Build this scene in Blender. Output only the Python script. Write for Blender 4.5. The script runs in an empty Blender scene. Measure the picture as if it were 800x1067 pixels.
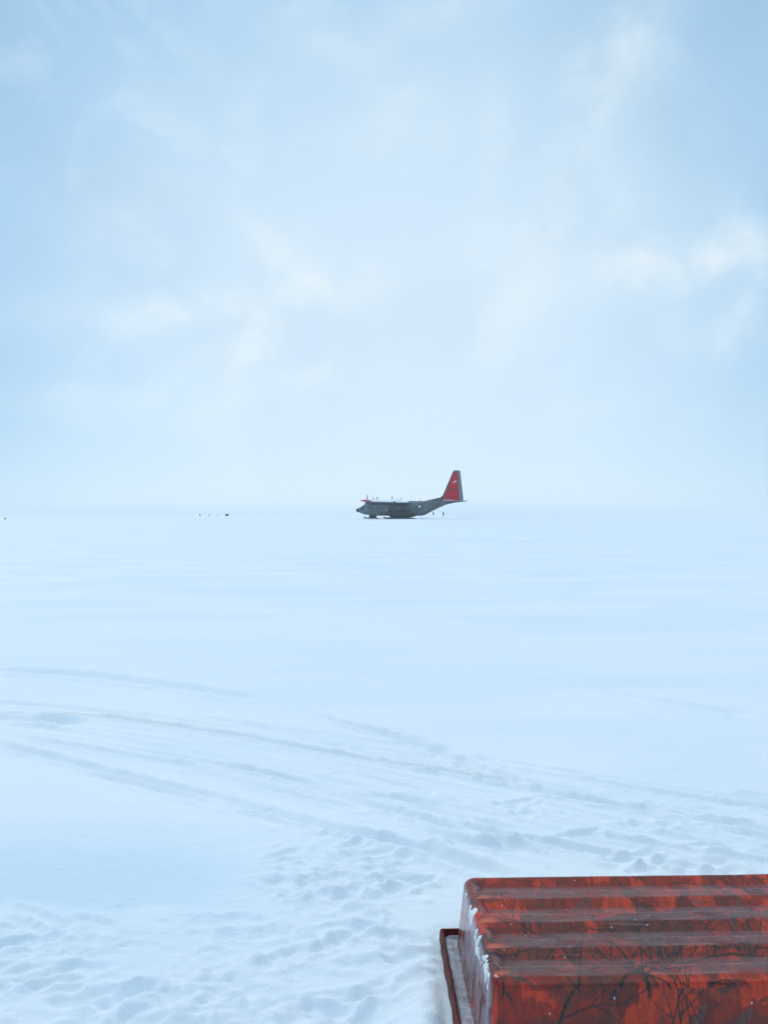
import bpy, bmesh, math, random
import numpy as np
from mathutils import Vector, Matrix

R = math.radians
sc = bpy.context.scene
col = sc.collection

# ------------------------------------------------------------------ camera
CAM_H = 1.67
cam_d = bpy.data.cameras.new("camera")
cam = bpy.data.objects.new("camera", cam_d)
col.objects.link(cam)
cam.location = (0, 0, CAM_H)
cam.rotation_euler = (R(90), 0, 0)
cam_d.sensor_fit = 'VERTICAL'
cam_d.angle = 2 * math.atan(533.5 / 806.0)
cam_d.clip_start = 0.05
cam_d.clip_end = 20000
sc.camera = cam

# ------------------------------------------------------------------ light
SUN_EL, SUN_AZ = 44.0, -34.0          # sun behind thin overcast, ahead and to the left
sun_d = bpy.data.lights.new("sun", 'SUN')
sun_d.energy = 0.78
sun_d.angle = R(20)
sun_d.color = (1.0, 0.96, 0.90)
sun = bpy.data.objects.new("sun", sun_d)
col.objects.link(sun)
sun.location = (0, 0, 60)
sv = Vector((math.sin(R(SUN_AZ)) * math.cos(R(SUN_EL)), math.cos(R(SUN_AZ)) * math.cos(R(SUN_EL)), math.sin(R(SUN_EL))))
sun.rotation_euler = sv.to_track_quat('Z', 'Y').to_euler()

sc.view_settings.view_transform = 'Standard'
sc.view_settings.look = 'None'
sc.view_settings.gamma = 1.0
sc.view_settings.exposure = 0.0
sc.view_settings.use_curve_mapping = False
sc.render.film_transparent = False
sc.cycles.use_denoising = True
sc.cycles.volume_bounces = 3
sc.cycles.max_bounces = 8


class NT:
    """small helper for wiring node trees"""
    def __init__(self, tree):
        self.t = tree
        tree.nodes.clear()

    def n(self, typ, **kw):
        nd = self.t.nodes.new(typ)
        for k, v in kw.items():
            setattr(nd, k, v)
        return nd

    def lk(self, a, b):
        self.t.links.new(a, b)

    def _in(self, sock, v):
        if isinstance(v, bpy.types.NodeSocket):
            self.lk(v, sock)
        else:
            sock.default_value = v

    def m(self, op, a, b=0.0, c=0.0, clamp=False):
        nd = self.n('ShaderNodeMath', operation=op, use_clamp=clamp)
        self._in(nd.inputs[0], a)
        self._in(nd.inputs[1], b)
        self._in(nd.inputs[2], c)
        return nd.outputs[0]

    def mix(self, f, a, b, mode='MIX'):
        nd = self.n('ShaderNodeMix', data_type='RGBA', blend_type=mode)
        self._in(nd.inputs['Factor'], f)
        for s, v in ((nd.inputs[6], a), (nd.inputs[7], b)):
            if isinstance(v, tuple):
                v = v if len(v) == 4 else v + (1,)
            self._in(s, v)
        return nd.outputs[2]

    def ramp(self, f, stops, interp='LINEAR'):
        nd = self.n('ShaderNodeValToRGB')
        nd.color_ramp.interpolation = interp
        e = nd.color_ramp.elements
        while len(e) < len(stops):
            e.new(0.5)
        for el, (p, c) in zip(e, stops):
            el.position = p
            el.color = c if len(c) == 4 else tuple(c) + (1,)
        self._in(nd.inputs[0], f)
        return nd.outputs[0]

    def noise(self, vec, scale, detail=4, rough=0.5, dist=0.0):
        nd = self.n('ShaderNodeTexNoise')
        self.lk(vec, nd.inputs['Vector'])
        nd.inputs['Scale'].default_value = scale
        nd.inputs['Detail'].default_value = detail
        nd.inputs['Roughness'].default_value = rough
        nd.inputs['Distortion'].default_value = dist
        return nd


# ------------------------------------------------------------------ sky (world)
world = bpy.data.worlds.new("World")
sc.world = world
world.use_nodes = True
w = NT(world.node_tree)
out = w.n('ShaderNodeOutputWorld')
bg = w.n('ShaderNodeBackground')
SKY_S = 0.1
bg.inputs['Strength'].default_value = SKY_S
w.lk(bg.outputs[0], out.inputs[0])
sky = w.n('ShaderNodeTexSky', sky_type='NISHITA')
sky.sun_disc = False
sky.sun_elevation = R(SUN_EL)
sky.sun_rotation = R(SUN_AZ)
sky.altitude = 2500
tc = w.n('ShaderNodeTexCoord')
sep = w.n('ShaderNodeSeparateXYZ')
w.lk(tc.outputs['Generated'], sep.inputs[0])
dx, dy, dz = sep.outputs
az = w.m('ARCTAN2', dx, dy)                         # radians, 0 = north (+Y)
el = w.m('ARCSINE', dz)
# warp so that the wisps are ragged
wn = w.noise(tc.outputs['Generated'], 8.0, 6, 0.6)
wsep = w.n('ShaderNodeSeparateColor')
w.lk(wn.outputs['Color'], wsep.inputs[0])
waz = w.m('ADD', az, w.m('MULTIPLY', w.m('SUBTRACT', wsep.outputs[0], 0.5), 0.10))
wel = w.m('ADD', el, w.m('MULTIPLY', w.m('SUBTRACT', wsep.outputs[1], 0.5), 0.10))
WISPS = [  # azimuth/elevation given through the bearing they have from here: x, y, half length, half width, turn, strength
    (305, 268, 42, 16, -28, 1.0), (274, 345, 48, 11, 66, 1.1), (215, 316, 80, 12, 10, .7),
    (332, 384, 28, 10, 15, .55), (388, 300, 30, 15, 30, .55), (512, 135, 16, 30, 0, .5),
    (420, 132, 46, 16, 10, .5), (578, 235, 120, 17, 62, .62), (660, 62, 28, 26, 30, .5),
    (668, 283, 80, 16, 6, .9), (742, 263, 18, 9, 25, .45), (768, 328, 26, 8, 66, .75), (778, 235, 34, 11, -60, .5),
    (500, 262, 42, 22, 20, .45), (600, 72, 14, 12, 20, .4), (222, 428, 48, 9, 18, .35), (640, 190, 26, 16, 50, .25),
    (525, 345, 26, 20, 40, .4), (610, 432, 44, 9, 4, .25), (350, 50, 50, 16, -20, .4), (150, 210, 70, 22, 20, .2),
    (90, 330, 70, 16, 5, .25), (120, 410, 110, 12, 4, .3), (460, 20, 60, 14, 12, .4),
]
acc = None
for px, py, hl, hw, ang, st in WISPS:
    a0 = math.atan((px - 400) / 806)
    e0 = math.atan((533.5 - py) / 806 * math.cos(a0))
    ca, sa = math.cos(R(ang)), math.sin(R(ang))
    ux = w.m('SUBTRACT', waz, a0)
    uy = w.m('SUBTRACT', wel, e0)
    p = w.m('MULTIPLY_ADD', ux, ca * 806 / (hl * 1.15), w.m('MULTIPLY', uy, sa * 806 / (hl * 1.15)))
    q = w.m('MULTIPLY_ADD', ux, -sa * 806 / (hw * 1.3), w.m('MULTIPLY', uy, ca * 806 / (hw * 1.3)))
    r2 = w.m('MULTIPLY_ADD', p, p, w.m('MULTIPLY', q, q))
    g = w.m('MULTIPLY', w.m('EXPONENT', w.m('MULTIPLY', r2, -0.8)), st)
    acc = g if acc is None else w.m('ADD', acc, g)
# thin overcast layer: brightest low straight ahead, bluer away from it, bright overhead
glow_v = Vector((math.sin(R(1)) * math.cos(R(9)), math.cos(R(1)) * math.cos(R(9)), math.sin(R(9))))
dp = w.n('ShaderNodeVectorMath', operation='DOT_PRODUCT')
w.lk(tc.outputs['Generated'], dp.inputs[0])
dp.inputs[1].default_value = glow_v
ang_ = w.m('ARCCOSINE', dp.outputs['Value'])
lay = w.ramp(w.m('DIVIDE', ang_, math.pi), [
    (0.0, (0.71, 0.885, 1.04)), (0.07, (0.69, 0.87, 1.03)), (0.12, (0.57, 0.785, 0.98)), (0.155, (0.45, 0.69, 0.92)),
    (0.20, (0.36, 0.595, 0.845)), (0.27, (0.30, 0.53, 0.80)), (1.0, (0.40, 0.60, 0.83))])
# overhead (well above the frame) the cloud deck is brightest
ov = w.ramp(dz, [(0.0, (0, 0, 0)), (0.62, (0, 0, 0)), (0.9, (1, 1, 1))], 'EASE')
lay = w.mix(ov, lay, (0.93, 1.11, 1.25))
bn = w.noise(tc.outputs['Generated'], 3.2, 6, 0.55, 0.6)
big = w.m('MULTIPLY_ADD', bn.outputs['Fac'], 0.30, 0.85)
fn = w.noise(tc.outputs['Generated'], 13.0, 7, 0.62, 0.6)
wisp = w.m('MULTIPLY', acc, w.m('MULTIPLY_ADD', fn.outputs['Fac'], 3.6, -0.8))
lay = w.mix(1.0, lay, w.ramp(big, [(0, (0, 0, 0)), (1, (1, 1, 1))]), 'MULTIPLY')
lay = w.mix(w.m('MULTIPLY', wisp, 0.60, clamp=True), lay, (0.86, 0.97, 1.02))
mot = w.noise(tc.outputs['Generated'], 6.5, 7, 0.58, 1.2)
mo2 = w.noise(tc.outputs['Generated'], 2.6, 4, 0.5, 0.5)
mott = w.m('MULTIPLY', w.ramp(mot.outputs['Fac'], [(.46, (0, 0, 0)), (.72, (1, 1, 1))], 'EASE'), w.ramp(mo2.outputs['Fac'], [(.35, (0.1,) * 3), (.6, (1,) * 3)]))
mott = w.m('MULTIPLY', mott, w.ramp(dz, [(0.02, (0, 0, 0)), (0.2, (1, 1, 1))]))
lay = w.mix(w.m('MULTIPLY', mott, 0.40), lay, (0.80, 0.95, 1.03))
hzn = w.m('MULTIPLY', w.ramp(dz, [(0.0, (1, 1, 1)), (0.16, (0, 0, 0))], 'EASE'), w.ramp(w.m('ABSOLUTE', az), [(.15, (1, 1, 1)), (.75, (.45,) * 3)]))
lay = w.mix(w.m('MULTIPLY', hzn, 0.65), lay, (0.72, 0.89, 1.03))
sc10 = w.n('ShaderNodeVectorMath', operation='SCALE')
w.lk(lay, sc10.inputs[0])
sc10.inputs['Scale'].default_value = 1.0 / SKY_S
fin = w.mix(0.90, sky.outputs[0], sc10.outputs[0])
w.lk(fin, bg.inputs['Color'])


# ------------------------------------------------------------------ helpers
def mat(name, base, rough=0.6, spec=0.4, var=0.12, scale=3.0, bump=0.0, bscale=20.0, coat=0.0, metal=0.0):
    m = bpy.data.materials.new(name)
    m.use_nodes = True
    t = NT(m.node_tree)
    o = t.n('ShaderNodeOutputMaterial')
    b = t.n('ShaderNodeBsdfPrincipled')
    t.lk(b.outputs[0], o.inputs[0])
    c = t.n('ShaderNodeTexCoord')
    ns = t.noise(c.outputs['Object'], scale, 6, 0.6)
    lo = tuple(max(0, x * (1 - var)) for x in base)
    hi = tuple(min(1, x * (1 + var)) for x in base)
    t.lk(t.ramp(ns.outputs['Fac'], [(0.3, lo), (0.7, hi)]), b.inputs['Base Color'])
    b.inputs['Roughness'].default_value = rough
    b.inputs['Specular IOR Level'].default_value = spec
    b.inputs['Coat Weight'].default_value = coat
    b.inputs['Metallic'].default_value = metal
    if bump:
        nb = t.noise(c.outputs['Object'], bscale, 5, 0.6)
        bp = t.n('ShaderNodeBump')
        bp.inputs['Strength'].default_value = bump
        bp.inputs['Distance'].default_value = 0.01
        t.lk(nb.outputs['Fac'], bp.inputs['Height'])
        t.lk(bp.outputs[0], b.inputs['Normal'])
    return m


def link(name, me, m=None, parent=None, smooth=True):
    o = bpy.data.objects.new(name, me)
    col.objects.link(o)
    if m:
        me.materials.append(m)
    if parent:
        o.parent = parent
    if smooth:
        me.shade_smooth()
    return o


def from_bm(name, bm, m, parent=None, smooth=False):
    me = bpy.data.meshes.new(name)
    bmesh.ops.recalc_face_normals(bm, faces=bm.faces)
    bm.to_mesh(me)
    bm.free()
    return link(name, me, m, parent, smooth)


def empty(name, loc, rz=0, label=None, cat=None, group=None):
    o = bpy.data.objects.new(name, None)
    o.empty_display_size = 0.2
    col.objects.link(o)
    o.location = loc
    o.rotation_euler = (0, 0, rz)
    tag(o, label, cat, group)
    return o


def tag(o, label=None, cat=None, group=None, kind=None):
    if label:
        o['label'] = label
    if cat:
        o['category'] = cat
    if group:
        o['group'] = group
    if kind:
        o['kind'] = kind
    return o


def hash2(ix, iy, seed):
    h = (ix.astype(np.int64) * 374761393 + iy.astype(np.int64) * 668265263 + seed * 1274126177) & 0xFFFFFFFF
    h = ((h ^ (h >> 13)) * 1274126177) & 0xFFFFFFFF
    return ((h ^ (h >> 16)) & 0xFFFFFF) / float(0xFFFFFF)


def vnoise(x, y, seed=0):
    xi, yi = np.floor(x), np.floor(y)
    fx, fy = x - xi, y - yi
    ux = fx * fx * fx * (fx * (fx * 6 - 15) + 10)
    uy = fy * fy * fy * (fy * (fy * 6 - 15) + 10)
    a, b = hash2(xi, yi, seed), hash2(xi + 1, yi, seed)
    c, d = hash2(xi, yi + 1, seed), hash2(xi + 1, yi + 1, seed)
    return (a + (b - a) * ux) * (1 - uy) + (c + (d - c) * ux) * uy


def fbm(x, y, seed=0, octv=4, gain=0.5):
    s, a, n = 0, 1.0, 0
    for i in range(octv):
        ca, sa = math.cos(1.1 * i), math.sin(1.1 * i)
        s = s + a * vnoise((x * ca - y * sa) * 2.03 ** i, (x * sa + y * ca) * 2.03 ** i, seed + i * 17)
        n += a
        a *= gain
    return s / n - 0.5


def sstep(a, b, x):
    t = np.clip((x - a) / (b - a), 0, 1)
    return t * t * (3 - 2 * t)


def gpt(px, py):
    """point of the snow plain seen at that bearing"""
    Y = 806 * CAM_H / (py - 533.5)
    return ((px - 400) / 806 * Y, Y)


def grid_mesh(name, X, Y, Z):
    """X,Y,Z arrays (rows, cols) -> mesh"""
    nr, nc = X.shape
    me = bpy.data.meshes.new(name)
    v = np.stack([X, Y, Z], -1).reshape(-1, 3)
    me.vertices.add(len(v))
    me.vertices.foreach_set('co', v.astype(np.float32).ravel())
    i = np.arange(nr * nc).reshape(nr, nc)
    q = np.stack([i[:-1, :-1], i[:-1, 1:], i[1:, 1:], i[1:, :-1]], -1).reshape(-1, 4)
    me.loops.add(q.size)
    me.loops.foreach_set('vertex_index', q.ravel().astype(np.int32))
    me.polygons.add(len(q))
    me.polygons.foreach_set('loop_start', np.arange(0, q.size, 4, dtype=np.int32))
    me.polygons.foreach_set('loop_total', np.full(len(q), 4, dtype=np.int32))
    me.update(calc_edges=True)
    me.validate()
    return me


# ------------------------------------------------------------------ snow plain
def build_snow():
    rng = random.Random(11)
    xs = [0.0]
    step = 0.015
    while xs[-1] < 5000:
        s = step if xs[-1] < 1.6 else max(step, min(0.012 + (xs[-1] - 1.6) * 0.016, .05) if xs[-1] < 5 else .05 + (xs[-1] - 5) * .06)
        xs.append(xs[-1] + s)
    xs = np.array([-a for a in xs[:0:-1]] + xs)
    ys = [1.9]
    while ys[-1] < 5000:
        y = ys[-1]
        ys.append(y + min(max(0.009, 0.00062 * y * y), 0.06 * y))
    back = [1.9]
    while back[-1] > -5000:
        back.append(back[-1] - max(0.06, 0.15 * abs(back[-1] - 1.9)))
    ys = np.array(back[:0:-1] + ys)
    X, Y = np.meshgrid(xs, ys)
    r = np.hypot(X, Y)
    near = 1 - sstep(30, 120, r)
    # broad wind-packed undulation, stretched along the wind (left-right, slightly toward us at the right)
    wx = X * 0.95 - Y * 0.3
    wy = X * 0.3 + Y * 0.95
    Z = 0.05 * fbm(wx / 3.5, wy / 1.6, 3, 3) * (1 - sstep(5, 25, r))
    Z += 0.013 * fbm(wx / 0.8, wy / 0.26, 5, 4) * (1 - sstep(4, 14, r))
    Z += 0.07 * fbm(X / 60, Y / 30, 9, 2) * sstep(12, 60, r) * (1 - sstep(600, 1500, r))
    nearm = r < 16
    # --- trampled snow
    def blob(cx, cy, rx, ry):
        return np.exp(-(((X - cx) / rx) ** 2 + ((Y - cy) / ry) ** 2) ** 1.5)
    tramp = np.clip(blob(-1.25, 2.75, .55, .42) + blob(-.6, 2.60, .5, .22) + 0.95 * blob(-.15, 3.05, .5, .8) + .9 * blob(.0, 2.5, .5, .35)
                    + .5 * blob(.25, 3.9, .8, .5) + .55 * blob(1.5, 4.05, 1.0, .55) + .4 * blob(2.3, 4.3, .7, .3), 0, 1)
    tramp *= .25 + .75 * sstep(-.10, .06, fbm(X / .45, Y / .32, 301, 3))
    lump = fbm(X / 0.11 + 2 * fbm(X / .4, Y / .4, 77, 2), Y / 0.075 + X / .3, 21, 6, 0.66)
    cr = .5 * (sstep(-.075, -.035, lump) + sstep(.04, .07, lump)) - .5
    Z += tramp * (0.009 * lump + .011 * cr + 0.024 * np.abs(fbm(X / 0.055, Y / 0.07, 31, 3)))
    cl = vnoise(X / .045 + 7, Y / .045, 311) * vnoise(X / .11, Y / .11, 312)
    Z += (.25 * blob(0, 3.6, 3, 1.6) + tramp) * .012 * sstep(.55, .68, cl)
    # --- tracks
    T = [
        ([(-60, 757), (0, 775), (60, 790), (130, 808), (190, 822), (250, 838), (320, 857), (400, 878), (480, 900)], .06, .020),
        ([(-60, 741), (0, 743), (60, 745), (110, 747), (190, 757), (260, 768), (340, 783), (420, 797), (465, 803), (560, 822), (660, 842)], .052, .026),
        ([(-60, 747), (0, 748), (60, 751), (95, 754)], .12, .030),
        ([(-60, 697), (0, 700), (60, 703), (120, 708), (200, 718), (275, 729)], .16, .026),
        ([(290, 733), (350, 752), (400, 765), (450, 782), (490, 798), (525, 808), (560, 825), (620, 835), (665, 840), (760, 858), (850, 874)], .06, .025),
        ([(655, 845), (700, 851), (740, 860), (800, 873), (860, 886)], .07, .026),
        ([(80, 770), (180, 786), (270, 804), (350, 822), (420, 838), (500, 858), (560, 872)], .05, .016),
        ([(120, 786), (200, 801), (270, 818), (330, 834), (400, 850)], .05, .015),
        ([(400, 878), (445, 888), (500, 908), (560, 925)], .09, .032),
        ([(410, 846), (470, 860), (530, 872), (600, 886), (690, 900), (760, 912)], .045, .020),
        ([(580, 864), (650, 876), (720, 888), (800, 901), (860, 912)], .05, .020),
        ([(630, 856), (690, 868), (800, 886)], .045, .016),
        ([(600, 716), (660, 728), (720, 738), (800, 748)], .16, .020),
        ([(420, 862), (490, 880), (580, 898)], .04, .016),
        ([(60, 800), (150, 820), (240, 843), (300, 864)], .04, .010),
        ([(170, 742), (240, 752), (330, 768)], .07, .012),
        ([(480, 690), (560, 708), (620, 722)], .12, .010),
        ([(-60, 760), (0, 764), (90, 778), (190, 796), (290, 820), (360, 836)], .03, .012),
        ([(190, 826), (260, 843), (330, 862), (400, 880)], .05, .014),
        ([(300, 790), (400, 812), (500, 836), (600, 856), (700, 876)], .03, .012),
        ([(330, 826), (430, 852), (520, 878), (600, 904)], .03, .014),
        ([(250, 800), (330, 815), (420, 832), (480, 845)], .035, .014),
        ([(640, 872), (720, 894), (800, 916)], .035, .014),
        ([(700, 846), (760, 856), (830, 866)], .04, .014),
        ([(330, 744), (400, 760), (470, 780), (540, 804)], .03, .008),
    ]
    flow = [(-80, 738), (60, 752), (180, 768), (300, 790), (420, 816), (540, 842), (660, 868), (780, 893), (900, 916)]
    for k in range(22):
        o_ = rng.uniform(-42, 44)
        i0 = rng.choice((0, 0, 1, 2, 3, 4))
        i1 = rng.choice((9, 9, 8, 7, 6))
        if i1 - i0 < 3:
            continue
        T.append(([(x, y + o_ * (y - 640) / 190 + (x - 400) * o_ * .0004) for x, y in flow[i0:i1]], rng.uniform(.05, .085), rng.uniform(.004, .0085)))
    rowsel = np.where((ys > 1.9) & (ys < 14))[0]
    colsel = np.where(np.abs(xs) < 9)[0]
    sl = np.ix_(rowsel, colsel)
    xx, yy = X[sl], Y[sl]
    wob = 0.018 * fbm(xx / 0.5, yy / 0.5, 41, 3)
    dz = np.zeros_like(xx)
    for pts, wd, dp in T:
        P = [gpt(*p) for p in pts]
        best = np.full(xx.shape, 9.0)
        sg = np.zeros_like(xx)
        tt = np.zeros_like(xx)
        L = 0
        tot = sum(math.dist(P[i], P[i + 1]) for i in range(len(P) - 1))
        for (x0, y0), (x1, y1) in zip(P, P[1:]):
            ex, ey = x1 - x0, y1 - y0
            ll = math.hypot(ex, ey)
            t = np.clip(((xx - x0) * ex + (yy - y0) * ey) / ll ** 2, 0, 1)
            d = np.hypot(xx - x0 - t * ex, yy - y0 - t * ey)
            k = d < best
            best[k] = d[k]
            tt[k] = (L + t * ll)[k]
            L += ll
        fade = sstep(0, min(1.2, tot * .35), tt) * (1 - sstep(tot - .35, tot, tt)) * (0.65 + 1.1 * np.clip(fbm(tt / .5, best * 0 + wd * 99, 7, 3) + .35, 0, 1))
        d = np.abs(best + wob * 0.5)
        wd = max(wd * .62, .032)
        prof = -np.exp(-(d / wd) ** 4 * 1.2) + 0.6 * np.exp(-((d - wd * 1.6) / (wd * .6)) ** 2)
        dz += 1.35 * dp * fade * prof * (0.9 + 0.3 * fbm(xx / .12, yy / .12, 51, 3))
        # crumbs thrown up beside the track
        dz += dp * 0.8 * fade * np.exp(-((d - wd * 1.7) / (wd * .8)) ** 2) * np.clip(fbm(xx / .10, yy / .10, 61, 2), 0, 1) * 1.5
    # --- boot prints
    prints = []
    for _ in range(26):
        prints.append((rng.uniform(-1.75, -.45), rng.uniform(2.3, 3.15)))
    for _ in range(34):
        prints.append((rng.uniform(-.62, .2), rng.uniform(2.35, 3.9)))
    for _ in range(16):
        prints.append((rng.uniform(.7, 2.5), rng.uniform(3.5, 4.6)))
    prints += [gpt(*p) for p in ((45, 957), (25, 985), (180, 1012), (140, 1022), (60, 1030), (350, 985), (290, 1003), (395, 962), (120, 1045), (240, 1030), (215, 1040))]
    for cx, cy in prints:
        if -.6 > cx > -1.1 and cy > 2.75:
            continue
        if .2 < cx < 2.0 and cy < 3.1:
            continue
        a = rng.uniform(-.6, .9)
        ca, sa = math.cos(a), math.sin(a)
        lx, ly = rng.uniform(.09, .14), rng.uniform(.032, .045)
        k = (np.abs(xx - cx) < .45) & (np.abs(yy - cy) < .45)
        u = (xx[k] - cx) * ca + (yy[k] - cy) * sa
        v = -(xx[k] - cx) * sa + (yy[k] - cy) * ca
        q = np.sqrt((u / lx) ** 2 + (v / ly) ** 2) + 1.0 * fbm(u / .1 + cx * 9, v / .1, 71, 3)
        dep = rng.uniform(.008, .016)
        dz[k] += dep * (-np.exp(-np.clip(q, 0, 9) ** 7 * .8) + .55 * np.exp(-((q - 1.45) / .35) ** 2))
    Z[sl] += dz
    # --- berm along the groomed skiway, and packed snow pushed up beside the sled
    bl = np.exp(-((Y - 45 - 0.02 * X - 1.5 * fbm(X / 9, Y / 30, 81, 3)) / 1.2) ** 2)
    Z += 0.16 * bl * sstep(-6, 4, X) * (1 - sstep(200, 400, np.abs(X)))
    Z += 0.035 * np.exp(-(((X - .13) / .085) ** 2 + ((Y - 2.45) / .36) ** 2) ** 1.2) * (1 + .8 * fbm(X / .08, Y / .08, 91, 4))
    # level where the sled lies
    ins = sstep(.16, .22, X) * (1 - sstep(1.95, 2.1, X)) * sstep(2.1, 2.2, Y) * (1 - sstep(3.02, 3.12, Y))
    Z = Z * (1 - ins) + (-.006) * ins
    # camp floor stays at 0 around the aircraft
    far0 = np.exp(-(((X - 5) / 30) ** 2 + ((Y - 190) / 30) ** 2) ** 2)
    Z *= (1 - far0)
    Z -= 0.0038 * np.maximum(0, r - 380)
    me = grid_mesh("ground", X, Y, Z)
    m = bpy.data.materials.new("snow")
    m.use_nodes = True
    t = NT(m.node_tree)
    o = t.n('ShaderNodeOutputMaterial')
    b = t.n('ShaderNodeBsdfPrincipled')
    t.lk(b.outputs[0], o.inputs[0])
    c = t.n('ShaderNodeTexCoord')
    mp = t.n('ShaderNodeMapping')
    mp.inputs['Scale'].default_value = (0.45, 1.1, 1)
    mp.inputs['Rotation'].default_value = (0, 0, R(17))
    t.lk(c.outputs['Object'], mp.inputs[0])
    n1 = t.noise(mp.outputs[0], 0.55, 6, 0.55, 0.5)
    cc = t.ramp(n1.outputs['Fac'], [(0.34, (0.80, 0.875, 0.93)), (0.62, (0.865, 0.92, 0.95))])
    t.lk(cc, b.inputs['Base Color'])
    b.inputs['Roughness'].default_value = 0.7
    b.inputs['Specular IOR Level'].default_value = 0.2
    n2 = t.noise(c.outputs['Object'], 26, 8, 0.72)
    n3 = t.noise(mp.outputs[0], 7, 5, 0.6, 0.4)
    h = t.m('MULTIPLY_ADD', n3.outputs['Fac'], 0.9, t.m('MULTIPLY', n2.outputs['Fac'], 0.55))
    bp = t.n('ShaderNodeBump')
    bp.inputs['Strength'].default_value = 0.45
    bp.inputs['Distance'].default_value = 0.03
    t.lk(h, bp.inputs['Height'])
    t.lk(bp.outputs[0], b.inputs['Normal'])
    vig = np.exp(-(((X + 1.75) / 1.25) ** 2 + ((Y - 3.55 - .12 * X) / .62) ** 2) ** 2) * sstep(-.22, .02, fbm(X / .5, Y / .35, 331, 4) + .1)  # lens vignetting painted into the snow colour: bluer, darker patch at lower left
    vig = np.clip(vig * (1 - tramp), 0, 1)
    at = me.attributes.new("vignette", 'FLOAT', 'POINT')
    at.data.foreach_set('value', vig.astype(np.float32).ravel())
    vig_at = t.n('ShaderNodeAttribute', attribute_name="vignette")
    t.lk(t.mix(vig_at.outputs['Fac'], cc, (0.69, 0.82, 0.91)), b.inputs['Base Color'])
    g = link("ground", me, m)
    tag(g, "white wind-packed snow plain with ski tracks and boot prints", None, None, 'structure')


build_snow()

# ------------------------------------------------------------------ haze: thin blowing ice crystals
bm = bmesh.new()
bmesh.ops.create_cube(bm, size=1)
for v in bm.verts:
    v.co = Vector((v.co.x * 10400, v.co.y * 10400, -30.0 if v.co.z < 0 else 16.0))
hm = bpy.data.materials.new("haze")
hm.use_nodes = True
t = NT(hm.node_tree)
o = t.n('ShaderNodeOutputMaterial')
pv = t.n('ShaderNodeVolumePrincipled')
pv.inputs['Color'].default_value = (0.985, 0.995, 1.0, 1)
pv.inputs['Density'].default_value = 0.0004
pv.inputs['Anisotropy'].default_value = 0.0
t.lk(pv.outputs[0], o.inputs['Volume'])
hz = from_bm("haze", bm, hm)
tag(hz, "thin haze of blowing ice crystals over the snow", None, None, 'stuff')


# ------------------------------------------------------------------ mesh builders
def loft(rings, close=True, cap=True):
    bm = bmesh.new()
    rs = [[bm.verts.new(p) for p in ring] for ring in rings]
    n = len(rs[0])
    for a, b in zip(rs, rs[1:]):
        for i in range(n if close else n - 1):
            j = (i + 1) % n
            bm.faces.new((a[i], a[j], b[j], b[i]))
    if cap and close:
        bm.faces.new(rs[0])
        bm.faces.new(rs[-1][::-1])
    return bm


def add_box(bm, c, s, rot=None):
    r = bmesh.ops.create_cube(bm, size=1)
    for v in r['verts']:
        p = Vector((v.co.x * s[0], v.co.y * s[1], v.co.z * s[2]))
        if rot:
            p = rot @ p
        v.co = p + Vector(c)
    return r['verts']


def add_tube(bm, a, b, r0, r1=None, seg=10):
    a, b = Vector(a), Vector(b)
    r1 = r0 if r1 is None else r1
    q = (b - a).to_track_quat('Z', 'Y').to_matrix()
    ra = [bm.verts.new(a + q @ Vector((r0 * math.cos(t), r0 * math.sin(t), 0))) for t in np.linspace(0, 2 * math.pi, seg, False)]
    rb = [bm.verts.new(b + q @ Vector((r1 * math.cos(t), r1 * math.sin(t), 0))) for t in np.linspace(0, 2 * math.pi, seg, False)]
    for i in range(seg):
        j = (i + 1) % seg
        bm.faces.new((ra[i], ra[j], rb[j], rb[i]))
    bm.faces.new(ra[::-1])
    bm.faces.new(rb)


def prism(bm, poly, y0, y1):
    """polygon in x,z extruded along y"""
    a = [bm.verts.new((x, y0, z)) for x, z in poly]
    b = [bm.verts.new((x, y1, z)) for x, z in poly]
    n = len(poly)
    for i in range(n):
        j = (i + 1) % n
        bm.faces.new((a[i], a[j], b[j], b[i]))
    bm.faces.new(a[::-1])
    bm.faces.new(b)


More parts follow.
